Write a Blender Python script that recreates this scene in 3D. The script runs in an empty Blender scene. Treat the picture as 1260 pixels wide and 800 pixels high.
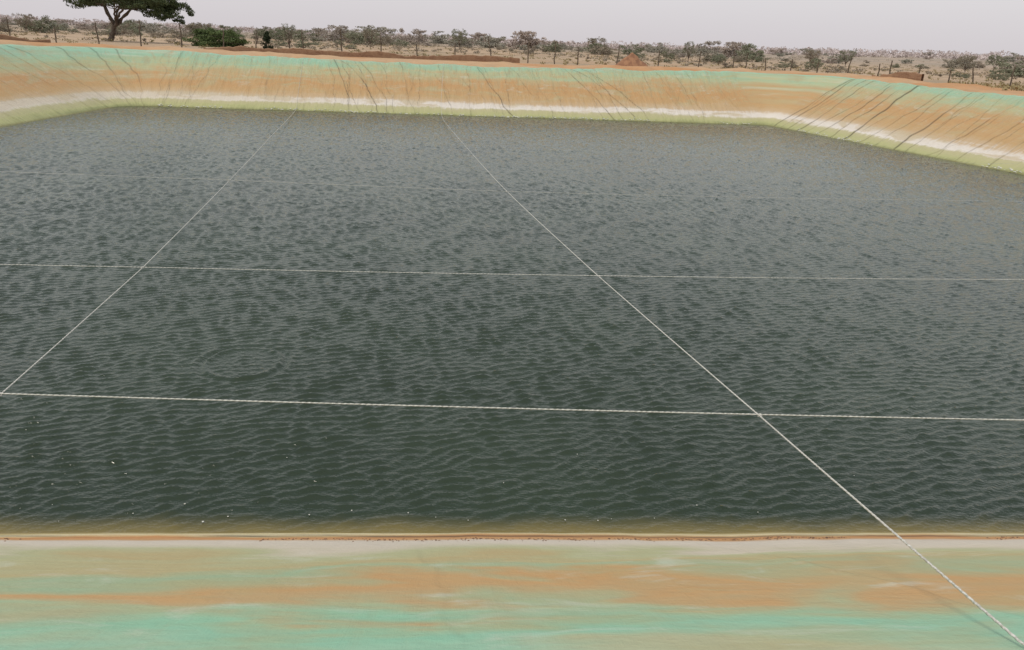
import bpy, math, random
import numpy as np
from mathutils import Vector, Matrix
random.seed(7); rng=np.random.default_rng(7)
scn=bpy.context.scene; col=scn.collection
scn.view_settings.view_transform='Standard'; scn.view_settings.look='None'; scn.view_settings.exposure=0

# ---------------------------------------------------------------- helpers
_T=rng.random((256,256))
def vn(x,y,seed=0):
    x=np.asarray(x,float)+seed*17.31; y=np.asarray(y,float)+seed*9.77
    xi=np.floor(x).astype(int); yi=np.floor(y).astype(int); fx=x-xi; fy=y-yi
    fx=fx*fx*(3-2*fx); fy=fy*fy*(3-2*fy)
    a=_T[xi%256,yi%256]; b=_T[(xi+1)%256,yi%256]; c=_T[xi%256,(yi+1)%256]; d=_T[(xi+1)%256,(yi+1)%256]
    return (a*(1-fx)+b*fx)*(1-fy)+(c*(1-fx)+d*fx)*fy
def fbm(x,y,seed=0,o=4):
    t=0;a=.5
    for i in range(o):
        t=t+a*(vn(x,y,seed+i)-.5)*2; x=np.asarray(x)*2.03; y=np.asarray(y)*2.03; a*=.5
    return t
def mesh_np(name,V,F,mats=(),smooth=True,uv=None,attrs=None):
    V=np.asarray(V,float).reshape(-1,3); F=np.asarray(F,int)
    me=bpy.data.meshes.new(name); n=F.shape[1]
    me.vertices.add(len(V)); me.vertices.foreach_set('co',V.ravel())
    me.loops.add(F.size); me.loops.foreach_set('vertex_index',F.ravel())
    me.polygons.add(len(F)); me.polygons.foreach_set('loop_start',np.arange(len(F))*n)
    me.polygons.foreach_set('use_smooth',np.full(len(F),smooth))
    me.update(calc_edges=True)
    if uv is not None:
        l=me.uv_layers.new(name='UVMap'); l.data.foreach_set('uv',np.asarray(uv)[F.ravel()].ravel())
    for k,v in (attrs or {}).items():
        dom='POINT' if len(v)==len(V) else 'FACE'
        a=me.attributes.new(k,'FLOAT',dom); a.data.foreach_set('value',np.asarray(v,float))
    for m in mats: me.materials.append(m)
    return me
def add(name,me,parent=None,**kw):
    o=bpy.data.objects.new(name,me); col.objects.link(o)
    if parent: o.parent=parent
    for k,v in kw.items(): o[k]=v
    return o
def grid_faces(nr,nc,wrap):
    r=np.arange(nr-1)[:,None]; c=np.arange(nc if wrap else nc-1)[None,:]; c2=(c+1)%nc
    return np.stack([r*nc+c,r*nc+c2,(r+1)*nc+c2,(r+1)*nc+c],-1).reshape(-1,4)

class NT:
    def __init__(s,name):
        s.m=bpy.data.materials.new(name); s.m.use_nodes=True; s.t=s.m.node_tree
        s.b=s.t.nodes['Principled BSDF']; s.out=s.t.nodes['Material Output']
    def n(s,typ,**kw):
        x=s.t.nodes.new(typ)
        for k,v in kw.items(): setattr(x,k,v)
        return x
    def l(s,a,b): s.t.links.new(a,b)
    def noise(s,vec,scale,detail=4,rough=.55,dist=0):
        x=s.n('ShaderNodeTexNoise'); x.inputs['Scale'].default_value=scale; x.inputs['Detail'].default_value=detail
        x.inputs['Roughness'].default_value=rough; x.inputs['Distortion'].default_value=dist
        if vec is not None: s.l(vec,x.inputs['Vector'])
        return x.outputs['Fac']
    def mapg(s,vec,scale=(1,1,1),rot=(0,0,0),loc=(0,0,0)):
        x=s.n('ShaderNodeMapping'); x.inputs['Scale'].default_value=scale; x.inputs['Rotation'].default_value=rot; x.inputs['Location'].default_value=loc
        s.l(vec,x.inputs['Vector']); return x.outputs['Vector']
    def math(s,op,a,b=0,c=0,clamp=False):
        x=s.n('ShaderNodeMath',operation=op,use_clamp=clamp)
        for i,v in enumerate((a,b,c)):
            if isinstance(v,(int,float)): x.inputs[i].default_value=v
            else: s.l(v,x.inputs[i])
        return x.outputs[0]
    def rng(s,v,a,b,c=0,d=1):
        x=s.n('ShaderNodeMapRange',interpolation_type='SMOOTHSTEP'); s.l(v,x.inputs[0])
        for i,q in enumerate((a,b,c,d)): x.inputs[i+1].default_value=q
        return x.outputs[0]
    def ramp(s,v,stops,interp='LINEAR'):
        x=s.n('ShaderNodeValToRGB'); s.l(v,x.inputs[0]); cr=x.color_ramp; cr.interpolation=interp
        while len(cr.elements)<len(stops): cr.elements.new(.5)
        for e,(p,c) in zip(cr.elements,stops): e.position=p; e.color=(*c,1)
        return x.outputs[0]
    def mix(s,f,a,b,blend='MIX'):
        x=s.n('ShaderNodeMix',data_type='RGBA',blend_type=blend)
        for i,v in ((0,f),(6,a),(7,b)):
            if isinstance(v,(int,float)): x.inputs[i].default_value=v
            elif isinstance(v,tuple): x.inputs[i].default_value=(*v,1)
            else: s.l(v,x.inputs[i])
        return x.outputs[2]
    def attr(s,n): x=s.n('ShaderNodeAttribute',attribute_name=n); return x.outputs['Fac']
    def bump(s,h,dist,strength=1):
        x=s.n('ShaderNodeBump'); x.inputs['Distance'].default_value=dist; x.inputs['Strength'].default_value=strength
        s.l(h,x.inputs['Height']); s.l(x.outputs[0],s.b.inputs['Normal']); return x
    def base(s,c,rough=.8,spec=.3):
        if isinstance(c,tuple): s.b.inputs['Base Color'].default_value=(*c,1)
        else: s.l(c,s.b.inputs['Base Color'])
        s.b.inputs['Roughness'].default_value=rough; s.b.inputs['Specular IOR Level'].default_value=spec
def plain(name,c,c2=None,scale=8,rough=.8,metal=0):
    t=NT(name); tc=t.n('ShaderNodeTexCoord').outputs['Object']
    c2=c2 or tuple(v*.7 for v in c)
    t.base(t.mix(t.rng(t.noise(tc,scale,2),.35,.65),c,c2),rough); t.b.inputs['Metallic'].default_value=metal
    return t.m

# ---------------------------------------------------------------- camera
p=math.radians(20.7); r=math.radians(2.5)
F=Vector((0,math.cos(p),-math.sin(p))); U0=Vector((0,math.sin(p),math.cos(p))); R0=Vector((1,0,0))
R=R0*math.cos(r)+U0*math.sin(r); U=U0*math.cos(r)-R0*math.sin(r)
cd=bpy.data.cameras.new('camera'); cam=bpy.data.objects.new('camera',cd); col.objects.link(cam)
M=Matrix((R,U,-F)).transposed().to_4x4(); M.translation=(0,0,4.2); cam.matrix_world=M
cd.sensor_width=36; cd.lens=26.2; cd.clip_start=.05; cd.clip_end=12000; scn.camera=cam

# ---------------------------------------------------------------- light
SE,SR=math.radians(62),math.radians(-125)
w=bpy.data.worlds.new('World'); scn.world=w; w.use_nodes=True; nt=w.node_tree; nt.nodes.clear()
out=nt.nodes.new('ShaderNodeOutputWorld'); sky=nt.nodes.new('ShaderNodeTexSky'); sky.sky_type='NISHITA'; sky.sun_disc=False
sky.sun_elevation=SE; sky.sun_rotation=SR; sky.dust_density=6; sky.air_density=1.5
b1=nt.nodes.new('ShaderNodeBackground'); b1.inputs[1].default_value=.06; nt.links.new(sky.outputs[0],b1.inputs[0])
b2=nt.nodes.new('ShaderNodeBackground'); b2.inputs[1].default_value=1.0
tc=nt.nodes.new('ShaderNodeTexCoord'); sp=nt.nodes.new('ShaderNodeSeparateXYZ'); nt.links.new(tc.outputs['Generated'],sp.inputs[0])
rp=nt.nodes.new('ShaderNodeValToRGB'); nt.links.new(sp.outputs[2],rp.inputs[0])
for e,(q,c) in zip([rp.color_ramp.elements[0],rp.color_ramp.elements[1],rp.color_ramp.elements.new(.22),rp.color_ramp.elements.new(.55)],[(0,(.70,.655,.68,1)),(1,(.42,.45,.50,1)),(.22,(.98,1.0,1.0,1)),(.55,(.56,.61,.70,1))]):
    e.position=q; e.color=c
nt.links.new(rp.outputs[0],b2.inputs[0])
mx=nt.nodes.new('ShaderNodeMixShader'); mx.inputs[0].default_value=.9
nt.links.new(b1.outputs[0],mx.inputs[1]); nt.links.new(b2.outputs[0],mx.inputs[2]); nt.links.new(mx.outputs[0],out.inputs[0])
sl=bpy.data.lights.new('sun','SUN'); sl.energy=2.0; sl.angle=math.radians(12); sl.color=(1,.91,.79)
so=bpy.data.objects.new('sun',sl); col.objects.link(so)
sd=Vector((math.sin(SR)*math.cos(SE),math.cos(SR)*math.cos(SE),math.sin(SE)))
so.rotation_euler=(-sd).to_track_quat('-Z','Y').to_euler()

# ---------------------------------------------------------------- pond outline
corners=[((-20.6,4.25),4),((27.6,7.7),4),((15.6,49.0),.35),((-22.7,43.6),2.0)]
def outline(step):
    P=[];N=[];side=[]
    n=len(corners); info=[]
    for i,(c,rad) in enumerate(corners):
        c=Vector(c); a=Vector(corners[i-1][0]); b=Vector(corners[(i+1)%n][0])
        d1=(c-a).normalized(); d2=(b-c).normalized(); ang=d1.angle(d2); t=rad*math.tan(ang/2)
        info.append((c-d1*t,c+d2*t,d1,d2,rad,ang))
    for i in range(n):
        s,e,d1,d2,rad,ang=info[i]; nx=info[(i+1)%n]
        n1=Vector((d1.y,-d1.x)); cen=s-n1*rad; a0=math.atan2(n1.y,n1.x)
        k=max(4,int((rad+2.5)*ang/step))
        for j in range(k):
            a=a0+ang*j/k; nn=Vector((math.cos(a),math.sin(a))); P.append(cen+nn*rad); N.append(nn); side.append(-1)
        L=(nx[0]-e).length; k=int(L/step); nn=Vector((d2.y,-d2.x))
        for j in range(k): P.append(e+d2*(L*j/k)); N.append(nn); side.append(i)
    P=np.array([tuple(v) for v in P]); N=np.array([tuple(v) for v in N]); side=np.array(side)
    s=np.concatenate([[0],np.cumsum(np.linalg.norm(np.roll(P,-1,0)-P,axis=1))[:-1]])
    return P,N,side,s
def rimz(x,y):
    g=lambda cx,cy,w: np.exp(-((x-cx)**2+(y-cy)**2)/w**2)
    return 2.72+.30*g(17,51,12)+.34*g(-27,40,13)+.10*fbm(x*.25,y*.25,3)
def gz(x,y):
    x=np.asarray(x,float);y=np.asarray(y,float)
    d=np.hypot(x,y-25)
    rise=np.clip((d-180)/600,0,1)*(1.2+5.5*np.clip((x/(d+1)-.12)/.4,0,1))
    return 2.72+.16*fbm(x*.05,y*.05,11,3)+.05*fbm(x*.3,y*.3,12,2)+rise

# ---------------------------------------------------------------- liner bank
P,N,side,S=outline(.036)
O=np.concatenate([np.linspace(-2,-.3,8),np.arange(-.2,.6,.035),np.arange(.6,4.9,.09),np.arange(4.9,6.5,.08)])
oo=O[:,None]*np.ones(len(P))[None]; ss=S[None]*np.ones(len(O))[:,None]
px=P[None,:,0]+N[None,:,0]*oo; py=P[None,:,1]+N[None,:,1]*oo
rz=rimz(P[:,0]+N[:,0]*5.3,P[:,1]+N[:,1]*5.3)[None]*np.ones_like(oo)
x5=np.interp(oo,[-2,0,2.5,4.8,5.15,5.5,6.0,6.5],[-.40,0,.475,.93,.985,1,.955,.80])
zz=x5*rz
nearm=np.clip((-N[:,1]-.8)/.15,0,1)[None]*np.ones_like(oo)
above=np.clip((oo+.3)/.6,0,1)
zz+=above*(.05*fbm(ss*.35,oo*.35,21)+.055*fbm(ss*1.1,oo*.6,22)+.030*fbm(ss*3.2,oo*1.4,24))*np.clip((5.8-oo)/1,0,1)*(1-.7*nearm)
zz+=.16*fbm(ss*.8,oo*0+1,23)*np.clip((oo-4)/1,0,1)
crease=np.zeros_like(oo)
ends=[]
for i in range(4):
    idx=np.where(side==i)[0]; ends.append((S[idx[0]],S[idx[-1]]))
def fold(sw,sr,pw,h,wd,o0=-.3,o1=5.6,dark=1.,seed=0,wig=.10,cw=.55,sg=1):
    global zz,crease
    lo_,hi_=min(sw,sr)-1.5,max(sw,sr)+1.5
    cc=np.where((S>lo_)&(S<hi_))[0]
    if len(cc)==0: return
    sl_=slice(cc[0],cc[-1]+1); o_=oo[:,sl_]; s_=ss[:,sl_]
    q=np.clip(o_/5.3,0,1)
    c=sw+(sr-sw)*q**pw+wig*fbm(o_*.8+seed*3.1,o_*0+seed,31,3)
    d=(s_-c)*sg
    k=np.clip((o_-o0)/.5,0,1)*np.clip((o1-o_)/.5,0,1)*(.3+1.1*vn(o_*.9+seed,o_*0+seed*2,5))
    zz[:,sl_]+=h*k*(np.exp(-(d/wd)**2)-.35*np.exp(-((d-wd*1.6)/(wd*1.3))**2))
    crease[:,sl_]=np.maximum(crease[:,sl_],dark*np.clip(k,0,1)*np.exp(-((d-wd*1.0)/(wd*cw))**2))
def farS(pxl):
    a,b=ends[2]; return a+(b-a)*(950-pxl)/800
k=0
for a,b,pw,h,wd,dk in [(362,392,1,.08,.09,1),(372,425,1.4,.09,.08,1),(398,437,1.5,.09,.08,.9),(452,472,.8,.06,.08,.6),(480,478,1,.05,.07,.6),
     (545,547,1,.06,.06,.6),(562,602,.9,.09,.09,1),(600,598,1,.06,.06,.8),(640,655,1.2,.05,.06,.5),(688,742,1.3,.08,.08,.9),(697,768,1.6,.09,.08,1),(712,790,1.4,.08,.07,.8),
     (155,158,1,.07,.07,.9),(205,185,1.2,.06,.07,.7),(250,262,1,.06,.06,.4),(310,330,1.2,.05,.06,.45),(830,850,1,.05,.06,.6),(870,868,1.5,.06,.06,.6),(505,520,1,.05,.06,.6),(666,672,1,.05,.06,.6),(805,812,1,.05,.06,.6),
     (380,388,1,.05,.06,.7),(425,446,1,.05,.06,.6),(730,752,1,.05,.06,.7),(176,172,1,.05,.06,.6),(275,280,1,.05,.06,.5),(368,400,1.2,.05,.06,.8),(390,415,1.5,.05,.06,.7),(570,590,1,.05,.06,.6),(702,728,1,.05,.06,.7),(192,176,1,.05,.06,.6)]:
    k+=1; fold(farS(b),farS(a),pw,h*.42,wd*.42,dark=dk,seed=k,wig=.3)
R3=np.random.default_rng(55)
for i in range(34):
    k+=1; q=R3.uniform(150,950); fold(farS(q),farS(q-R3.normal(10,22)),R3.uniform(.8,1.6),.022,.028,o0=R3.uniform(-.3,2),o1=R3.uniform(4,5.6),dark=R3.uniform(.25,.6),seed=k,wig=.35)
A1_,B1_=ends[1]; y0_=P[np.searchsorted(S,A1_),1]; y1_=P[np.searchsorted(S,B1_-1e-6),1]
ys=lambda y: A1_+(B1_-A1_)*(y-y0_)/(y1_-y0_)
for yw,sl_,h,wd,dk,o1 in [(48.2,-.2,.04,.045,.7,5.6),(47.6,-.5,.04,.045,.7,5.6),(46.9,-.1,.03,.04,.6,5.6),(46.0,-.5,.04,.05,.8,5.6),(45.2,.2,.03,.04,.6,5.6),(44.2,-.6,.04,.045,.7,5),(43.0,-.9,.04,.045,.7,4.6),(41.9,-1.3,.05,.06,.9,5.6),(40.6,-.4,.03,.04,.5,5.2),
     (39.6,-1.0,.03,.04,.5,5.4),(38.4,-.9,.055,.06,.9,5.6),(37.5,-1.3,.03,.04,.5,5.6),(36.0,-.4,.04,.04,.6,5.6),(34.6,-.7,.03,.04,.45,4.5),(33.0,-1.0,.04,.045,.6,5.6),(31.4,-.7,.04,.04,.5,5.6),(29.3,-.5,.1,.09,.6,5.6),(26,.5,.1,.1,.6,5.6),(22,-.7,.1,.1,.6,5.6),(17,.5,.1,.1,.6,5.6)]:
    k+=1; fold(ys(yw),ys(yw)-sl_,1.1,h,wd,dark=dk,seed=k,o1=o1,wig=.35,cw=.6,sg=-1)
for i in range(14):
    k+=1; y_=R3.uniform(29,48); fold(ys(y_),ys(y_)+R3.normal(.6,.6),1.1,.02,.03,o0=R3.uniform(-.3,2.5),o1=R3.uniform(3.5,5.6),dark=R3.uniform(.3,.6),seed=k,wig=.35,sg=-1)
a,b=ends[3]; cl=a
for off,sl_,dk in [(-3.4,.2,.6),(-3.0,.3,.5),(-2.4,.7,.6),(-2.0,.7,.6),(-1.7,1.2,.6),(-1.0,1.2,.5),(-.4,1.0,.45),(1.2,.6,.4),(2.6,.6,.35),(4.5,.2,.35),(6,.8,.3),(8,.5,.3),(14,-1,.3),(19,1.2,.3),(25,1,.3)]:
    k+=1; fold(cl+off,cl+off+sl_*.6,1.2,.022,.024,dark=dk,seed=k,wig=.25)
for f,sl_,h in [(10,.5,.02),(14.2,-2.6,.012),(16.3,1.2,.010),(19.6,-1.0,.012),(22.0,1.4,.010),(24.4,2.6,.012),(28,1,.02),(35,-1,.03)]:
    k+=1; fold(f,f+sl_,1.0,h,.03,o0=.5,dark=.15,seed=k,wig=.5)
lipc=.10+.06*fbm(S*.25,S*0+5,41,3)[None]+.035*fbm(S*1.5,S*0,42,3)[None]
lipk=np.clip(.75+1.2*fbm(S*.4,S*0+9,44,3),.25,1.2)[None]
zz+=nearm*(.022*lipk*np.exp(-((oo-lipc)/.035)**2)-.012*np.exp(-((oo-lipc-.14)/.09)**2))
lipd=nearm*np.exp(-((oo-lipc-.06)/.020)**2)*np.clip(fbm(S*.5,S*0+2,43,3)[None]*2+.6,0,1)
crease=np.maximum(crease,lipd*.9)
greener=np.clip((-px-6)/16,0,1)*(1-nearm)
V=np.stack([px,py,zz],-1).reshape(-1,3); UV=np.stack([ss,oo],-1).reshape(-1,2)

t=NT('pond_liner_plastic'); uvn=t.n('ShaderNodeUVMap').outputs[0]
sepn=t.n('ShaderNodeSeparateXYZ'); t.l(uvn,sepn.inputs[0]); ov=sepn.outputs[1]; ns=t.attr('nearside')
st=t.noise(t.mapg(uvn,(.16,1.6,1)),1.0,5,.62,.4)
pt=t.noise(t.mapg(uvn,(.36,1.0,1)),1.0,4,.52,.6)
fine=t.noise(t.mapg(uvn,(3,6,1)),2.2,5,.75)
run=t.noise(t.mapg(uvn,(3.0,.45,1)),1.6,5,.70,.3)
up_=t.rng(ov,1.2,2.6)
wob=t.math('ADD',ov,t.math('MULTIPLY',t.math('MULTIPLY',t.math('SUBTRACT',st,.5),2.6),t.math('ADD',t.math('MULTIPLY',up_,.75),.25)))
wob=t.math('ADD',wob,t.math('MULTIPLY',t.math('MULTIPLY',t.math('SUBTRACT',run,.5),2.6),t.math('ADD',t.math('MULTIPLY',up_,.8),.2)))
wob=t.math('ADD',wob,t.math('MULTIPLY',t.math('MULTIPLY',t.math('SUBTRACT',pt,.5),1.8),up_))
wob=t.math('ADD',wob,t.math('MULTIPLY',t.math('MULTIPLY',t.attr('greener'),up_),.6))
far=t.ramp(t.math('DIVIDE',wob,6.5),[(0,(.20,.22,.09)),(.03,(.36,.37,.17)),(.10,(.41,.38,.22)),(.125,(.62,.58,.53)),(.18,(.59,.54,.48)),(.21,(.46,.34,.21)),(.29,(.43,.28,.13)),(.45,(.43,.245,.10)),(.56,(.41,.30,.155)),(.66,(.36,.38,.22)),(.76,(.26,.41,.28)),(.88,(.25,.44,.33))])
wmask=t.math('MULTIPLY',t.rng(wob,.7,.85),t.rng(wob,1.5,1.3)); wmask=t.math('MULTIPLY',wmask,t.math('MAXIMUM',t.rng(pt,.50,.58),t.math('MULTIPLY',t.attr('greener'),.7)))
far=t.mix(t.math('MULTIPLY',wmask,.7),far,(.44,.36,.23))
wn=t.math('ADD',ov,t.math('MULTIPLY',t.math('SUBTRACT',st,.5),1.1))
wn=t.math('ADD',wn,t.math('MULTIPLY',t.math('MULTIPLY',t.math('SUBTRACT',pt,.5),3.0),t.rng(ov,.2,1.0)))
lowo=t.math('ADD',ov,t.math('MULTIPLY',t.math('SUBTRACT',pt,.5),.36))
near=t.ramp(t.math('DIVIDE',wn,4.5),[(0,(.52,.47,.38)),(.12,(.50,.45,.36)),(.18,(.38,.39,.23)),(.27,(.40,.34,.18)),(.33,(.29,.39,.25)),(.38,(.36,.35,.20)),(.43,(.47,.29,.13)),(.48,(.43,.31,.16)),(.54,(.32,.40,.25)),(.61,(.24,.45,.32)),(.70,(.28,.47,.34)),(.80,(.31,.53,.40)),(1.0,(.25,.48,.36))])
edge=t.ramp(lowo,[(0,(.24,.18,.07)),(.04,(.36,.29,.13)),(.10,(.53,.47,.30)),(.15,(.48,.34,.17)),(.19,(.42,.20,.075)),(.29,(.45,.26,.12)),(.38,(.52,.47,.40)),(1,(.54,.49,.41))])
near=t.mix(t.rng(lowo,.45,.75),edge,near)
c=t.mix(ns,far,near)
pm=t.math('MULTIPLY',ns,t.rng(ov,.6,1.1))
pm2=t.math('MAXIMUM',pm,t.math('MULTIPLY',t.rng(ov,1.7,2.5),.7))
c=t.mix(t.math('MULTIPLY',t.rng(pt,.50,.70,0,.5),pm2),c,(.47,.275,.115))
blot=t.noise(t.mapg(uvn,(.36,.9,1),loc=(7,3,0)),1.2,4,.55,.8)
c=t.mix(t.math('MULTIPLY',t.rng(blot,.50,.66,0,.65),t.math('MULTIPLY',t.rng(ov,1.3,2.4),t.math('ADD',t.math('MULTIPLY',ns,.7),.3))),c,(.22,.47,.33))
c=t.mix(t.math('MULTIPLY',t.rng(blot,.46,.33,0,.4),pm2),c,(.36,.33,.17))
c=t.mix(t.math('MULTIPLY',t.rng(t.noise(t.mapg(uvn,(.6,1.3,1),loc=(17,5,0)),1.7,5,.66,1.0),.53,.72,0,.45),pm2),c,(.52,.55,.47))
c=t.mix(t.math('MULTIPLY',t.rng(fine,.35,.8,.0,.26),t.math('SUBTRACT',1,t.math('MULTIPLY',ns,.55))),c,(.26,.21,.13))
c=t.mix(t.math('MULTIPLY',t.rng(run,.5,.66,0,.5),t.math('MULTIPLY',up_,t.math('SUBTRACT',1,t.math('MULTIPLY',ns,.85)))),c,(.36,.24,.12))
c=t.mix(t.math('MULTIPLY',t.attr('crease'),.9),c,(.04,.033,.022))  # fold shadow and crease dirt painted into the colour as dark lines
wet=t.rng(ov,-.1,.10,1,0)
c=t.mix(t.math('MULTIPLY',wet,.6),c,(.18,.14,.06))
t.base(c,.6,.3)
bh=t.math('ADD',t.math('MULTIPLY',fine,.3),pt); bh=t.math('ADD',bh,t.math('MULTIPLY',t.math('MULTIPLY',run,1.6),t.math('SUBTRACT',1,t.math('MULTIPLY',ns,.85))))
t.bump(bh,.06,.7)
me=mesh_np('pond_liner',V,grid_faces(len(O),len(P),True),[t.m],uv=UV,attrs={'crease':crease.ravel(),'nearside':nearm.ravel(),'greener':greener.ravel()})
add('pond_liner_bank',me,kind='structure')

# ---------------------------------------------------------------- ground sheet
P2,N2,_,S2=outline(.45)
O2=np.array([5.0,5.35,5.7,6.0,6.4,6.9,7.5,8.3,9.2,10.5,12,14,16.5,19.5,23,27,32,38,45,54,65,80,100,130,170,230,320,450,560,700,1000,1600,2600,4500,8000])
o2=O2[:,None]*np.ones(len(P2))[None]
gx=P2[None,:,0]+N2[None,:,0]*o2; gy=P2[None,:,1]+N2[None,:,1]*o2
rz2=rimz(P2[:,0]+N2[:,0]*5.3,P2[:,1]+N2[:,1]*5.3)[None]*np.ones_like(o2)
bz=rz2+np.interp(o2,[5,5.35,5.7,6,6.5,7.5,9],[-.7,-.35,-.07,.03,.10,.14,.02])+.22*fbm(gx*.6,gy*.6,51)*np.clip((o2-5.5),0,1)
k2=np.clip((o2-8)/6,0,1); k2=k2*k2*(3-2*k2)
gzz=bz*(1-k2)+gz(gx,gy)*k2
t=NT('dry_sandy_soil'); pos=t.n('ShaderNodeNewGeometry').outputs['Position']
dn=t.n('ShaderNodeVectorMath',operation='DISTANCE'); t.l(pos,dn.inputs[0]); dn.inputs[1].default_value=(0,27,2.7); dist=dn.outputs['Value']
n1=t.noise(pos,.12,5,.6); n2=t.noise(pos,1.3,5,.65); n3=t.noise(pos,.03,5,.6)
c=t.mix(t.rng(n1,.4,.6),(.43,.23,.11),(.45,.30,.18))
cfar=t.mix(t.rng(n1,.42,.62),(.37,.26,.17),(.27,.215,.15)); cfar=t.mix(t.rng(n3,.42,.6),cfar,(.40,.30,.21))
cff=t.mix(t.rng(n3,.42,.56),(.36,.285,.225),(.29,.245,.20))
c=t.mix(t.rng(dist,32,42),c,cfar); c=t.mix(t.rng(dist,80,300),c,cff); c=t.mix(t.rng(dist,300,1200,0,.75),c,(.40,.365,.35))  # soil pales and greys with distance: haze put into the ground colour
c=t.mix(t.rng(n2,.35,.75,0,.3),c,(.20,.155,.115))
t.base(c,.95,.1); t.bump(n2,.08,.6); soil=t.m
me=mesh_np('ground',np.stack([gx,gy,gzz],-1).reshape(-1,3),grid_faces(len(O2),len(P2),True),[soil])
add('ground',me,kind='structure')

# ---------------------------------------------------------------- water: one rippled sheet, its edge buried in the bank
ysamp=[3.2]
while ysamp[-1]<50.2: ysamp.append(ysamp[-1]+min(.055,.019+.0012*max(0,ysamp[-1]-6)))
YS=np.array(ysamp); XS=np.arange(-24.2,29.0,.028)
WX,WY=np.meshgrid(XS,YS); WX=WX.astype(np.float32); WY=WY.astype(np.float32)
Rw=np.random.default_rng(21); H=np.zeros_like(WX)
wind=math.radians(-64)
nc=110; slope2=0
for i in range(nc):
    lam=math.exp(Rw.uniform(math.log(.08),math.log(.34)))
    th=wind+Rw.normal(0,.34); kk=2*math.pi/lam
    sw=math.exp(-((math.log(lam/.128))/.32)**2)+.04
    amp=sw/kk; slope2+=sw*sw/2
    H+=amp*np.sin(((kk*math.cos(th))*WX+(kk*math.sin(th))*WY+Rw.uniform(0,6.28)).astype(np.float32))
H*=.235/math.sqrt(slope2)
rms=H.std()
gust=.88+.28*vn(WX*.16,WY*.33,80)+.10*fbm(WX*.9,WY*1.6,82,2)
H=H*gust
H=H+.24*H*H/rms
cx_,cy_=-3.62,9.2; dr=np.hypot((WX-cx_),(WY-cy_))+.08*fbm(WX*2,WY*2,85,2)
ang=np.arctan2(WY-cy_,WX-cx_); msk=np.clip(.75+1.0*fbm(ang*.9+3,ang*0,86,2),.35,1)
calm=np.exp(-(dr/.72)**6); H=H*(1-.6*calm)
H+=.034*msk*np.exp(-((dr-.50)/.032)**2)-.018*msk*np.exp(-((dr-.57)/.035)**2)+.016*msk*np.exp(-((dr-.66)/.032)**2)+.004*np.cos(dr*2*math.pi/.11)*np.exp(-(dr/.40)**2)
dr=np.hypot(WX+2.75,WY-10.5)+.06*fbm(WX*3,WY*3,87,2); H+=.020*np.exp(-((dr-.30)/.03)**2)*np.clip(np.sin(np.arctan2(WY-10.5,WX+2.75)+4)+.3,0,1)
dmin=np.full(WX.shape,-99.,np.float32); cs_=[Vector(c[0]) for c in corners]
for i in range(4):
    a=cs_[i]; b=cs_[(i+1)%4]; d=(b-a).normalized(); nn=(d.y,-d.x)
    dmin=np.maximum(dmin,(WX-a.x)*nn[0]+(WY-a.y)*nn[1])
H*=np.clip((-dmin+.1)/.5,.3,1)
# crests sheared back so their far faces reflect more bright low sky
me=mesh_np('water',np.stack([WX-.25*H,WY+.75*H,H],-1).reshape(-1,3),grid_faces(len(YS),len(XS),False),[],attrs={'edge':dmin.ravel()})
t=NT('pond_water'); tc_=t.n('ShaderNodeTexCoord').outputs['Object']; ov=t.attr('edge')
c=t.mix(t.rng(t.noise(tc_,.25,2),.35,.65),(.010,.022,.008),(.014,.028,.011))
sh=t.rng(t.math('ADD',ov,t.math('MULTIPLY',t.math('SUBTRACT',t.noise(tc_,1.4,3,.5),.5),.16)),-.36,.05)
c=t.mix(t.math('POWER',sh,1.6),c,(.16,.125,.035))
t.base(c,.06,.5); t.b.inputs['IOR'].default_value=1.42
t.bump(t.noise(t.mapg(tc_,(1.0,2.0,1),(0,0,.42)),15,2,.55,.4),.010,1.0)
me.materials.append(t.m); add('water',me,kind='structure')

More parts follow.
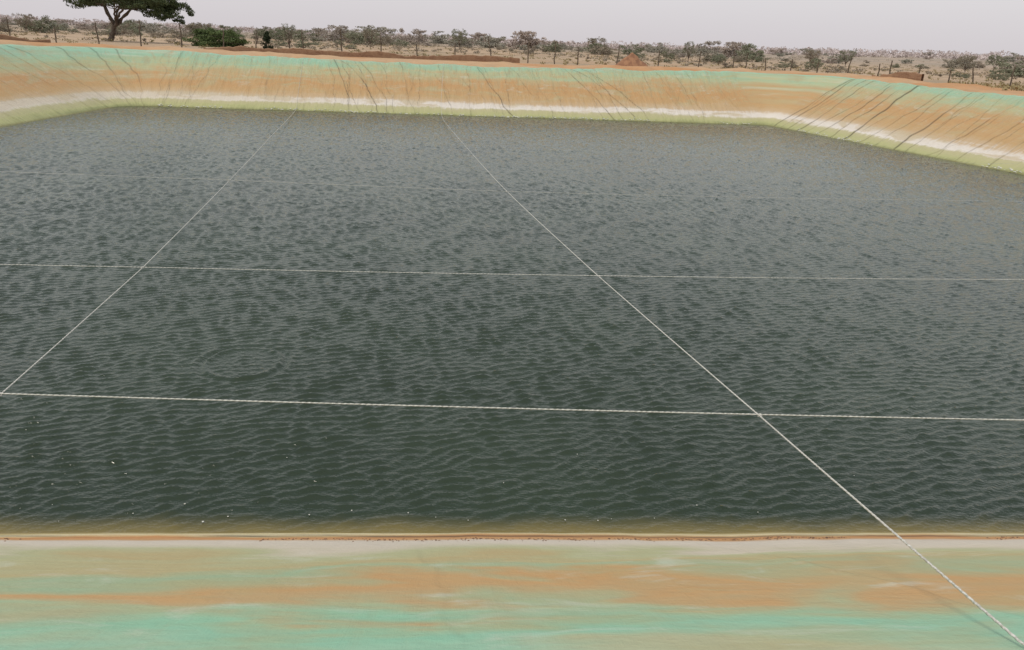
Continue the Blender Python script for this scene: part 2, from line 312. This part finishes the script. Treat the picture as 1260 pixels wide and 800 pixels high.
# ---------------------------------------------------------------- ropes
rope_mat=plain('twisted_white_rope',(.60,.59,.55),(.40,.39,.35),60,.8)
def liner_z(x,y):
    j=np.argmin((P[:,0]-x)**2+(P[:,1]-y)**2); o=(x-P[j,0])*N[j,0]+(y-P[j,1])*N[j,1]
    if o<-.2: return -1
    return float(np.interp(o,O,zz[:,j]))
def rope(pts,label,rad=.007,step=.012,sm=0):
    path=[]
    for i in range(len(pts)-1):
        a=Vector(pts[i]); b=Vector(pts[i+1]); L=(b-a).length; n=max(2,int(L/.1))
        for j in range(n):
            f=j/n; q=a.lerp(b,f); q.z-=.0012*L*L*.25*4*f*(1-f)*.5
            path.append(q)
    path.append(Vector(pts[-1]))
    if sm:
        B=np.array([tuple(q) for q in path]); K=np.hanning(sm+2)[1:-1]; K/=K.sum(); h=sm//2
        Bp=np.vstack([2*B[0]-B[h:0:-1],B,2*B[-1]-B[-2:-h-2:-1]])
        Bs=np.stack([np.convolve(Bp[:,i],K,'valid') for i in range(3)],-1)
        ww=np.clip((B[:,1]-13)/5,0,1)[:,None]; B=B*(1-ww)+Bs[:len(B)]*ww
        path=[Vector(q) for q in B]
    for q in path:
        z=liner_z(q.x,q.y)
        if z+.012>q.z: q.z=z+.012
    A=np.array([tuple(q) for q in path]); L=np.concatenate([[0],np.cumsum(np.linalg.norm(np.diff(A,axis=0),axis=1))])
    n=int(L[-1]/step); ls=np.linspace(0,L[-1],n); C=np.stack([np.interp(ls,L,A[:,i]) for i in range(3)],-1)
    T=np.gradient(C,axis=0); T/=np.linalg.norm(T,axis=1)[:,None]
    up=np.array([0,0,1.]); X=np.cross(T,up); X/=np.linalg.norm(X,axis=1)[:,None]; Y=np.cross(X,T)
    m=9; ph=np.arange(m)*2*math.pi/m; tw=ls/.06*2*math.pi
    rr=rad*(1+.22*np.cos(3*ph))[None,:]*np.ones(n)[:,None]
    an=ph[None]+tw[:,None]/3
    Vv=C[:,None]+X[:,None]*(rr*np.cos(an))[...,None]+Y[:,None]*(rr*np.sin(an))[...,None]
    me=mesh_np('rope',Vv.reshape(-1,3),grid_faces(n,m,True),[rope_mat])
    return add('rope',me,label=label,category='rope',group='ropes stretched in a grid over the pond')
A1=(-5.09,6.65,.70);A2=(-6.19,11.84,.45);A3=(-7.84,20.2,.40);A4=(-9.9,30.2,.35)
B1=(2.60,6.92,.70);B2=(1.48,12.5,.45);B3=(-.30,20.3,.40);B4=(-2.2,30.4,.30)
up=lambda pt,dz: (pt[0],pt[1],pt[2]+dz)
rope([(-4.2,-.2,2.74),(-4.3,.6,2.68),A1,A2,A3,A4,(-13.3,45.7,.05),(-14.2,51.6,2.8)],'long white twisted rope running over the pond to the far bank',sm=61)
rope([(2.35,-.3,2.72),(2.42,.6,2.66),(2.50,2.83,1.62),B1,B2,B3,B4,(-4.7,44.6,.1),(-5.2,51.5,2.8)],'long white twisted rope tied up over the near liner bank',sm=101)
rope([(-27,5.6,2.9),(-21.8,6.0,.75),up(A1,.016),up(B1,.016),(5.42,7.05,.72),(27.6,8.6,.9),(33,9,2.8)],'white twisted rope stretched across the pond beside the near bank')
rope([(-28,9.6,2.9),(-22,10.4,.6),(-8.42,11.64,.47),up(A2,.016),up(B2,.016),(9.5,13.5,.45),(26.5,15.6,.6),(31.5,16.4,2.8)],'white twisted rope stretched across the middle of the pond',rad=.006)
rope([(-28,18.3,2.9),(-22.5,19.0,.5),(-13.9,19.95,.42),up(A3,.014),up(B3,.014),(15.1,22.4,.40),(24.2,23.6,.5),(29.2,24.6,2.8)],'white twisted rope stretched across the ruffled open water',rad=.0046)
rope([(-28,28.2,3.0),(-22.6,28.8,.4),up(A4,.012),up(B4,.012),(21.0,32.2,.3),(26.4,33.6,2.8)],'thin white rope stretched low across the water towards the far bank',rad=.0028)

def knot(c,label='small white rope knot where two ropes cross'):
    tt=np.linspace(0,2*math.pi,60,endpoint=False); m=8
    C=np.stack([(.015+.006*np.cos(3*tt))*np.cos(2*tt),(.015+.006*np.cos(3*tt))*np.sin(2*tt),.010*np.sin(3*tt)],-1)+np.array(c)
    T=np.roll(C,-1,0)-np.roll(C,1,0); T/=np.linalg.norm(T,axis=1)[:,None]
    X=np.cross(T,[0.1,.2,1]); X/=np.linalg.norm(X,axis=1)[:,None]; Y=np.cross(X,T); ph=np.arange(m)*2*math.pi/m
    Vv=C[:,None]+.006*(X[:,None]*np.cos(ph)[None,:,None]+Y[:,None]*np.sin(ph)[None,:,None])
    f=grid_faces(61,m,True)%(60*m)
    add('rope_knot',mesh_np('rope_knot',Vv.reshape(-1,3),f,[rope_mat]),label=label,category='knot',group='knots where the ropes cross')
for q in (A1,A2,A3,B1,B2,B3): knot((q[0],q[1],q[2]+.008))

# ---------------------------------------------------------------- flecks and grit
def flecks(name,pts,size,mat,hh=.6):
    Vs=[];Fs=[]
    for (x,y,z) in pts:
        s=size*random.uniform(.5,1.4); b=len(Vs); a0=random.random()*6
        for j in range(6):
            rr=s*random.uniform(.6,1.1); Vs.append((x+rr*math.cos(a0+j*1.047),y+rr*math.sin(a0+j*1.047),z))
        Vs.append((x,y,z+s*hh))
        for j in range(6): Fs.append((b+j,b+(j+1)%6,b+6))
    add(name,mesh_np(name,Vs,Fs,[mat]),kind='stuff')
foam=plain('dry_foam',(.55,.55,.50),(.4,.4,.36),40)
pts=[]
for i in range(20):
    x=random.uniform(-5,6); y=5.72+.0712*x+abs(random.gauss(0,.25))+.12; pts.append((x,y,.010))
for i in range(4): pts.append((random.uniform(-5,6),random.uniform(6.2,7.3),.013))
flecks('floating_foam_flecks',pts,.009,foam)
pts=[]; jf=np.where((side==2)|((side==1)&(P[:,1]>28)))[0]
for i in range(700):
    j=int(jf[random.randrange(len(jf))])
    if vn(S[j]*.30,3,78)<.45: continue
    o=.02+abs(random.gauss(0,.09)); pts.append((P[j,0]+N[j,0]*o,P[j,1]+N[j,1]*o,float(np.interp(o,O,zz[:,j]))+.004))
flecks('dried_foam_on_bank',pts,.055,plain('pale_dried_foam',(.70,.69,.64),(.55,.55,.49),40),.3)
pts=[]
j_near=np.where((side==0)&(P[:,0]>-7)&(P[:,0]<8))[0]
for i in range(1300):
    j=int(j_near[random.randrange(len(j_near))]); o=.22+abs(random.gauss(0,.07))
    if vn(S[j]*.6,0,77)<.35 : continue
    x=P[j,0]+N[j,0]*o+random.uniform(-.03,.03); y=P[j,1]+N[j,1]*o; pts.append((x,y,float(np.interp(o,O,zz[:,j]))+.001))
flecks('dark_grit_on_liner',pts,.009,plain('dark_grit',(.10,.06,.04),(.22,.12,.07),30))

# ---------------------------------------------------------------- vegetation
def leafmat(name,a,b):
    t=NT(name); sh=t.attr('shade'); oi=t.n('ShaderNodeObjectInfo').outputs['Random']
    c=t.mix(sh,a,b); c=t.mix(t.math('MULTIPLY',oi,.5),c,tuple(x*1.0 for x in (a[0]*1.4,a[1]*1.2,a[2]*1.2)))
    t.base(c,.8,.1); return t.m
bark=plain('grey_brown_bark',(.08,.055,.04),(.14,.11,.085),6)
def tube(path,radii,m=6):
    C=np.array(path,float); n=len(C); T=np.gradient(C,axis=0); T/=np.linalg.norm(T,axis=1)[:,None]+1e-9
    X=np.cross(T,[.31,.17,.2]); X/=np.linalg.norm(X,axis=1)[:,None]; Y=np.cross(X,T); ph=np.arange(m)*2*math.pi/m
    V=C[:,None]+np.array(radii)[:,None,None]*(X[:,None]*np.cos(ph)[None,:,None]+Y[:,None]*np.sin(ph)[None,:,None])
    return V.reshape(-1,3),grid_faces(n,m,True)
def merge(parts):
    Vs=[];Fs=[];b=0
    for v,f in parts: Vs.append(v);Fs.append(f+b);b+=len(v)
    return np.concatenate(Vs),np.concatenate(Fs)
def limb(a,b,r0,r1,R_,seg=7,wig=.12):
    a=np.array(a,float);b=np.array(b,float);L=np.linalg.norm(b-a)
    pts=[a+(b-a)*i/seg+(R_.normal(0,wig*L/seg,3) if 0<i<seg else 0) for i in range(seg+1)]
    return pts,[r0+(r1-r0)*i/seg for i in range(seg+1)]
def leaves(cl,per,size,R_):
    cl=np.array(cl); n=len(cl)*per; idx=np.repeat(np.arange(len(cl)),per)
    d=R_.normal(0,1,(n,3)); d/=np.linalg.norm(d,axis=1)[:,None]; rad=R_.random(n)**.45
    c=cl[idx,:3]+d*rad[:,None]*np.stack([cl[idx,3],cl[idx,3],cl[idx,4]],-1)
    u=R_.normal(0,1,(n,3)); u/=np.linalg.norm(u,axis=1)[:,None]; v=np.cross(u,R_.normal(0,1,(n,3))); v/=np.linalg.norm(v,axis=1)[:,None]
    s=size*R_.uniform(.5,1.3,n)[:,None]
    V=np.stack([c-u*s,c-v*s*.5,c+u*s,c+v*s*.5],1).reshape(-1,3); Fc=np.arange(4*n).reshape(-1,4)
    tone=R_.random(len(cl))
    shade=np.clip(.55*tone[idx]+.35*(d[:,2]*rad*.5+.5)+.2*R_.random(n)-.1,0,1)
    return V,Fc,shade
def acacia(loc,label,Hc,W,leafm,seed,trunk_r,dens=1.,lean=0,rot=0,group=None,fk=.33,lo=.66,extra=()):
    R_=np.random.default_rng(seed); e=bpy.data.objects.new('acacia_tree',None); col.objects.link(e)
    e.location=loc; e.rotation_euler=(0,0,rot); e['label']=label; e['category']='tree'
    if group: e['group']=group
    parts=[]; fork=Hc*fk
    pp,rr=limb((-.15*lean,0,-.2),(lean*.22,0,fork),trunk_r*1.25,trunk_r*.85,R_); parts.append(tube(pp,rr,9))
    tips=[]
    nb=7
    for i in range(nb):
        a=i/nb*2*math.pi+R_.uniform(-.3,.3); rd=W*.5*R_.uniform(.35,.62)
        tip=(rd*math.cos(a)+lean,rd*math.sin(a)*.8,Hc*R_.uniform(lo+.05,.9))
        mid=(tip[0]*.55,tip[1]*.5,fork+(tip[2]-fork)*.55)
        pp,rr=limb((lean*.22,0,fork-.1),mid,trunk_r*.6,trunk_r*.38,R_,6,.2); parts.append(tube(pp,rr,7))
        pp,rr=limb(mid,tip,trunk_r*.38,trunk_r*.12,R_,6,.2); parts.append(tube(pp,rr,6))
        for k in range(5):
            a2=a+R_.uniform(-.9,.9); r2=W*.5*R_.uniform(.6,1.0)
            t2=(r2*math.cos(a2)+lean,r2*math.sin(a2)*.8,Hc*R_.uniform(lo,.95))
            st=np.array(mid)*.5+np.array(tip)*.5 if k%2 else mid
            pp,rr=limb(st,t2,trunk_r*.2,trunk_r*.05,R_,6,.2); parts.append(tube(pp,rr,5)); tips.append(t2)
        tips.append(tip)
    for q in extra:
        pp,rr=limb((lean*.5,0,Hc*.6),q[:3],trunk_r*.25,trunk_r*.08,R_,6); parts.append(tube(pp,rr,5))
    Vt,Ft=merge(parts); add('trunk',mesh_np('trunk',Vt,Ft,[bark]),e)
    cl=[]
    for tx,ty,tz in tips:
        for k in range(3):
            cl.append((tx+R_.normal(0,W*.04),ty+R_.normal(0,W*.04),tz+R_.normal(0,Hc*.03),W*R_.uniform(.04,.09),Hc*R_.uniform(.035,.075)))
    for k in range(int(80*dens)+8):
        a=R_.random()*6.28; q=math.sqrt(R_.random())*W*.46; top=Hc*(.99-.22*(q/(W*.5))**2)
        cl.append((q*math.cos(a)+lean,q*math.sin(a)*.8,top+R_.uniform(-.24,.03)*Hc*(1 if lo>.6 else 1.6),W*R_.uniform(.04,.09),Hc*R_.uniform(.035,.075)))
    for q in extra:
        for k in range(8): cl.append((q[0]+R_.normal(0,.6),q[1]+R_.normal(0,.5),q[2]+R_.normal(0,.28),R_.uniform(.3,.7),R_.uniform(.15,.32)))
    V_,F_,sh=leaves(cl,int(130*dens),W*.0085 if dens>.9 else W*.018,R_)
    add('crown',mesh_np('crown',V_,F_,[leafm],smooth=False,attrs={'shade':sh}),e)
    return e
def G(x,y): return float(gz(x,y))
def at(pxl,y): return (pxl-645)/980*y
lm_acacia=leafmat('acacia_leaves',(.045,.062,.030),(.125,.155,.072))
lm_green=leafmat('green_shrub_leaves',(.06,.09,.035),(.15,.20,.08))
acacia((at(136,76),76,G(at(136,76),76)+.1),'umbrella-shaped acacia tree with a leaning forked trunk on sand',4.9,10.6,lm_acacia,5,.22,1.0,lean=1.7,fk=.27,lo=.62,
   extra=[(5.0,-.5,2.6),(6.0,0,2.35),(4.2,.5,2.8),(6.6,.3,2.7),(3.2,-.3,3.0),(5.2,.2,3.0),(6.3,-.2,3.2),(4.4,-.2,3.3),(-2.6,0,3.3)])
lm_mid=leafmat('dusty_hazed_thorn_leaves',(.20,.18,.14),(.31,.28,.215))  # aerial haze mixed into leaf and twig colours, paler per distance tier
lm_midg=leafmat('dusty_hazed_green_leaves',(.155,.17,.115),(.255,.265,.185))
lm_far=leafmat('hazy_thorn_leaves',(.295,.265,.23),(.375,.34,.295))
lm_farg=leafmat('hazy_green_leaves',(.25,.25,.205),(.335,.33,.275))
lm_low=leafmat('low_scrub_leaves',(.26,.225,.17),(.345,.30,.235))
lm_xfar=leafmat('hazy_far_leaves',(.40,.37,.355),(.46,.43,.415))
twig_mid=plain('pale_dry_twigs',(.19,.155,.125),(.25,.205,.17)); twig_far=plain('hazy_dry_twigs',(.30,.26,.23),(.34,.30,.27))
def bush_mesh(seed,W,Hh,leafm,twig,nclump,per,size,trunk=False):
    R_=np.random.default_rng(seed); parts=[];cl=[]
    nb=R_.integers(7,12); sk=R_.uniform(-.15,.15)*W
    lobes=[(R_.uniform(-.28,.28)*W,R_.uniform(-.28,.28)*W,R_.uniform(.35,1.0)*Hh,R_.uniform(.16,.32)*W) for _ in range(4)]
    for i in range(nb):
        a=R_.random()*6.28; rd=W*.5*R_.uniform(.3,1); tip=(rd*math.cos(a)+sk,rd*math.sin(a),Hh*R_.uniform(.35,.95)*(1-.3*(rd/(W*.5))**2))
        st=(0,0,Hh*.25) if trunk else (R_.normal(0,.1*W),R_.normal(0,.1*W),0)
        pp,rr=limb(st,tip,.018*Hh,.007*Hh,R_,4,.2); parts.append(tube(pp,rr,3))
        for k in range(3):
            t2=np.array(tip)+np.clip(R_.normal(0,1,3),-1.2,1.2)*np.array([.1*W,.1*W,.08*Hh]); t2[2]=max(.1,t2[2]); pp,rr=limb(tip,t2,.008*Hh,.004*Hh,R_,3); parts.append(tube(pp,rr,3))
            cl.append((*t2,W*R_.uniform(.05,.13),Hh*R_.uniform(.05,.12)))
        cl.append((*tip,W*R_.uniform(.07,.15),Hh*R_.uniform(.07,.14)))
    if trunk: pp,rr=limb((0,0,-.1),(0,0,Hh*.3),.03*Hh,.025*Hh,R_,4); parts.append(tube(pp,rr,5))
    for k in range(nclump):
        lx,ly,lh,lr=lobes[R_.integers(0,4)]; a=R_.random()*6.28; q=math.sqrt(R_.random()); f=R_.uniform(.25 if trunk else .05,1)
        z=lh*f*math.sqrt(max(.1,1-(.8*q)**2)); cl.append((lx+lr*q*math.cos(a)+sk,ly+lr*q*math.sin(a),z,W*R_.uniform(.05,.12),Hh*R_.uniform(.05,.11)))
    V_,F_,sh=leaves(cl,per,size,R_); Vt,Ft=merge(parts)
    Va=np.concatenate([Vt,V_]); Fa=np.concatenate([Ft,F_+len(Vt)]); shade=np.concatenate([np.zeros(len(Ft)),sh])
    me=mesh_np('bush',Va,Fa,[leafm,twig],smooth=False)
    a=me.attributes.new('shade','FLOAT','FACE'); a.data.foreach_set('value',shade)
    mi=np.zeros(len(Fa),int); mi[:len(Ft)]=1; me.polygons.foreach_set('material_index',mi); return me
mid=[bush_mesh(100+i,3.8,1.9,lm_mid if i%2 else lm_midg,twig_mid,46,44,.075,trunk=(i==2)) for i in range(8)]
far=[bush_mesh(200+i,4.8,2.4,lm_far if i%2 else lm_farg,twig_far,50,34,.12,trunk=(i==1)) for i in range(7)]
def bush(me,x,y,s,sz,label,group):
    o=add('thorn_bush',me,label=label,category='bush',group=group); o.location=(x,y,G(x,y)-.05); o.scale=(s,s,s*sz); o.rotation_euler=(0,0,random.random()*6.28)
n=0
while n<135:
    y=74+150*random.random()**.85; pxl=random.uniform(-20,1280); x=at(pxl,y)
    if y<92 and pxl<350: continue
    if vn(x*.06,y*.03,95)<random.uniform(.25,.7): continue
    big=random.random()<.25 and y>100; n+=1
    bush(random.choice(mid),x,y,random.uniform(1.0,1.8) if big else random.uniform(.25,.8),random.uniform(.6,1.15),'dusty haze-paled grey-brown thorn bush on dry sand','scattered thorn bushes on the dry plain')
n=0
while n<155:
    y=180+280*random.random(); x=at(random.uniform(-20,1280),y); big=random.random()<.25
    if vn(x*.025,y*.012,96)<random.uniform(.2,.65): continue
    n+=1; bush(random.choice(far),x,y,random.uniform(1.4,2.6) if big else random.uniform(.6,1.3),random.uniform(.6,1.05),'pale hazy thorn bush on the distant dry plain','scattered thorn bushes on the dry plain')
R_=np.random.default_rng(9); cl=[]
for i in range(3000):
    y=420+1000*R_.random()**1.3; x=(R_.uniform(-60,1320)-645)/980*y; s=y/600
    hh=(.2+1.4*vn(x*.012,y*.012,90))*1.0
    for k in range(2): cl.append((x+R_.normal(0,2.5),y,G(x,y)+R_.uniform(.3,2.8)*min(s+.2,1.5)*hh,R_.uniform(1.5,4.0),R_.uniform(.6,1.4)))
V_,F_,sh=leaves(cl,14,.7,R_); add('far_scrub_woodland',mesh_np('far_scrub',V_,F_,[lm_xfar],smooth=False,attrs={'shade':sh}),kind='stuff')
cl=[]
for i in range(3400):
    y=78+390*R_.random(); x=(R_.uniform(-40,1300)-645)/980*y
    if vn(x*.04,y*.04,91)<.5: continue
    hh=R_.uniform(.15,.6)*min(1.6,y/150)
    cl.append((x,y,G(x,y)+hh*.6,R_.uniform(.4,1.4)*y/200,hh*.6))
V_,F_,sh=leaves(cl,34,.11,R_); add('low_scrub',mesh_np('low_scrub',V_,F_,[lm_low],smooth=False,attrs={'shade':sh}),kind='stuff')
cl=[]
for i in range(1300):
    y=62+150*R_.random(); x=(R_.uniform(-40,1300)-645)/980*y; cl.append((x,y,G(x,y)+.08,R_.uniform(.15,.6),.12))
for i in range(220):
    y=R_.uniform(38,52); x=at(R_.uniform(1130,1300),y)
    if x>22+(48-y)*.3: cl.append((x+2,y,G(x,y)+.15,R_.uniform(.2,.5),.25))
V_,F_,sh=leaves(cl,16,.09,R_); add('dry_grass_tufts',mesh_np('tufts',V_,F_,[leafmat('dry_grass',(.20,.17,.085),(.34,.295,.17))],smooth=False,attrs={'shade':sh}),kind='stuff')
gm=bush_mesh(400,5.0,1.75,lm_green,bark,190,90,.075)
o=add('green_shrub',gm,label='dense rounded bright green shrub on sand by the embankment',category='bush'); o.location=(at(266,72),72,G(at(266,72),72)-.05)
Rc=np.random.default_rng(77); cl=[]; parts=[tube(*limb((0,0,-.1),(.05,0,1.45),.04,.012,Rc,6,.1),5)]
for i in range(70):
    f=Rc.random()**1.2; rr_=.52*(1-f)**.8+.05; a=Rc.random()*6.28; q=rr_*math.sqrt(Rc.random())
    cl.append((q*math.cos(a)+.05*f,q*math.sin(a),.12+1.32*f,Rc.uniform(.07,.16),Rc.uniform(.08,.18)))
for i in range(9):
    a=i*.7; parts.append(tube(*limb((0,0,.1+.1*i),(.42*(1-i/10)*math.cos(a),.42*(1-i/10)*math.sin(a),.3+.12*i),.014,.005,Rc,4),4))
V_,F_,sh=leaves(cl,60,.045,Rc); Vt,Ft=merge(parts)
e=bpy.data.objects.new('upright_shrub',None); col.objects.link(e); e['label']='small dark green upright shrub with a narrow top on sand'; e['category']='bush'
add('trunk',mesh_np('trunk',Vt,Ft,[bark]),e); add('crown',mesh_np('crown',V_,F_,[leafmat('dark_shrub_leaves',(.018,.026,.014),(.05,.065,.035))],smooth=False,attrs={'shade':sh}),e)
e.location=(at(327,60),60,G(at(327,60),60)+.05)
sp_=[(355,74,2.3,1.5),(455,120,2.6,2.6),(565,140,3.4,3.4),(735,170,3.4,4.6),(848,115,2.8,2.2),(1000,110,2.4,2.6),(1042,140,2.9,2.8),(1190,125,2.7,3.0),(1225,170,3.4,4.4),(30,120,2.8,3.0)]
for i,(pxl,y,h,wd) in enumerate(sp_):
    x=at(pxl,y); acacia((x,y,G(x,y)-.05),'small dusty haze-paled round-crowned thorn tree on the dry plain',h,wd,[lm_midg,lm_mid][i%2],600+i,.06,.22,group='small thorn trees on the dry plain',rot=i,fk=.2,lo=.38)

# ---------------------------------------------------------------- fence
post_mat=plain('weathered_post_wood',(.08,.06,.045),(.14,.11,.08),10); wire_mat=plain('rusty_wire',(.16,.12,.10),metal=.5,rough=.6)
def fence(line,label,hgt=1.7):
    e=bpy.data.objects.new('wire_fence',None); col.objects.link(e); e['label']=label; e['category']='fence'
    bx,by=line[0]; e.location=(bx,by,G(bx,by)); tops=[]
    for i,(x,y) in enumerate(line):
        R2=np.random.default_rng(i+int(abs(bx))); z=G(x,y); h=hgt*R2.uniform(.62,1.15); dx,dy=R2.normal(0,.09,2)
        pp,rr=limb((0,0,-.3),(dx,dy,h),.055,.04,R2,6,.08); v,f=tube(pp,rr,7)
        tops.append((x-bx,y-by,z-e.location.z,dx,dy,h))
        n0=len(v); v=np.vstack([v,[[dx,dy,h+.02]]]); cap=[(n0-7+j,n0-7+(j+1)%7,n0) for j in range(7)]
        me=bpy.data.meshes.new('post'); me.from_pydata([tuple(q) for q in v],[],[tuple(int(k) for k in q) for q in f]+cap); me.materials.append(post_mat); me.update()
        o=add('post',me,e); o.location=(x-bx,y-by,z-e.location.z)
    for fr in (.35,.6):
        pts=[]
        for i in range(len(tops)-1):
            a=np.array(tops[i]); b=np.array(tops[i+1])
            for j in range(6):
                f_=j/6; q=a+(b-a)*f_; pts.append((q[0]+q[3]*fr,q[1]+q[4]*fr,q[2]+hgt*fr-.08*4*f_*(1-f_)))
        v,f=tube(pts,[.005]*len(pts),4); add('wire',mesh_np('wire',v,f,[wire_mat]),e)
def ptsl(pxs,y0,y1): return [(at(q,y0+(y1-y0)*i/(len(pxs)-1)),y0+(y1-y0)*i/(len(pxs)-1)) for i,q in enumerate(pxs)]
fence(ptsl([-70,-30,8,65,118,170,222,272,313,372,420,468,513,560,605,650,683,712,760,812,862,905],57,68),'long wire fence on thin dark wooden posts behind the pond',1.75)
fence(ptsl([920,945,975,1008,1045,1085,1098,1133,1172,1205,1250,1300],64,50),'wire fence on uneven wooden posts along the side embankment',1.4)

# ---------------------------------------------------------------- low mud-brick walls
t=NT('laterite_brick'); uvb=t.n('ShaderNodeTexCoord').outputs['Object']
br=t.n('ShaderNodeTexBrick'); t.l(t.mapg(uvb,(1,1,1),(math.pi/2,0,0)),br.inputs[0]); br.inputs['Scale'].default_value=3.2
br.inputs['Color1'].default_value=(.20,.11,.07,1); br.inputs['Color2'].default_value=(.28,.17,.11,1); br.inputs['Mortar'].default_value=(.30,.20,.13,1)
t.base(t.mix(t.rng(t.noise(uvb,1.5,5),.4,.7,0,.7),br.outputs[0],(.34,.22,.14)),.95,.1); brick=t.m
def low_wall(pa,pb,h,label,seed):
    a=np.array(pa);b=np.array(pb);L=np.linalg.norm(b-a);d=(b-a)/L;n_=np.array([-d[1],d[0]]);k=int(L/.25);R2=np.random.default_rng(seed)
    rows=[]; z0=G(*pa)
    for i in range(k+1):
        q=a+d*L*i/k; top=h*(.55+.8*vn(i*.12,seed,61))+.025*R2.normal()
        g=G(q[0],q[1])-z0; ww=.12+.01*R2.normal()
        prof=[(-ww,-.3),(-ww,top*.6),(-ww*.95,top-.03),(-ww*.7,top),(ww*.7,top+.01*R2.normal()),(ww*.95,top-.03),(ww,top*.6),(ww,-.3)]
        rows.append([(q[0]-pa[0]+n_[0]*u,q[1]-pa[1]+n_[1]*u,g+v) for u,v in prof])
    V_=np.array(rows).reshape(-1,3); Fq=grid_faces(k+1,8,True)
    o=add('low_brick_wall',mesh_np('low_brick_wall',V_,Fq,[brick],smooth=False),label=label,category='wall'); o.location=(pa[0],pa[1],z0)
low_wall((at(248,58),58),(at(640,63),63),.36,'long low crumbled reddish-brown mud-brick wall on the sand',1)
low_wall((at(-60,52),52),(at(58,55),55),.45,'short low reddish mud-brick wall on orange sand',2)
low_wall((at(1078,52),52),(at(1140,49),49),.60,'broken low red brick wall beside the liner edge',3)

# ---------------------------------------------------------------- soil heap
t_heap=plain('red_brown_earth',(.20,.10,.06),(.30,.16,.09),3,.95)
def heap(x,y,w_,h_,label,seed):
    n=26; rr=np.linspace(0,1,14)[:,None]; an=(np.arange(n)*2*math.pi/n)[None]
    X=rr*np.cos(an)*w_; Y=rr*np.sin(an)*w_*.7
    Z=h_*(1-rr)**1.1*(1+.35*fbm(X*2+seed,Y*2,seed))-.12*rr
    o=add('earth_heap',mesh_np('earth_heap',np.stack([X,Y,Z+0*X],-1).reshape(-1,3),grid_faces(14,n,True),[t_heap]),label=label,category='earth heap'); o.location=(x,y,G(x,y)+.1)
heap(at(779,57),57,1.7,1.15,'pointed red-brown earth heap on the far embankment',3)
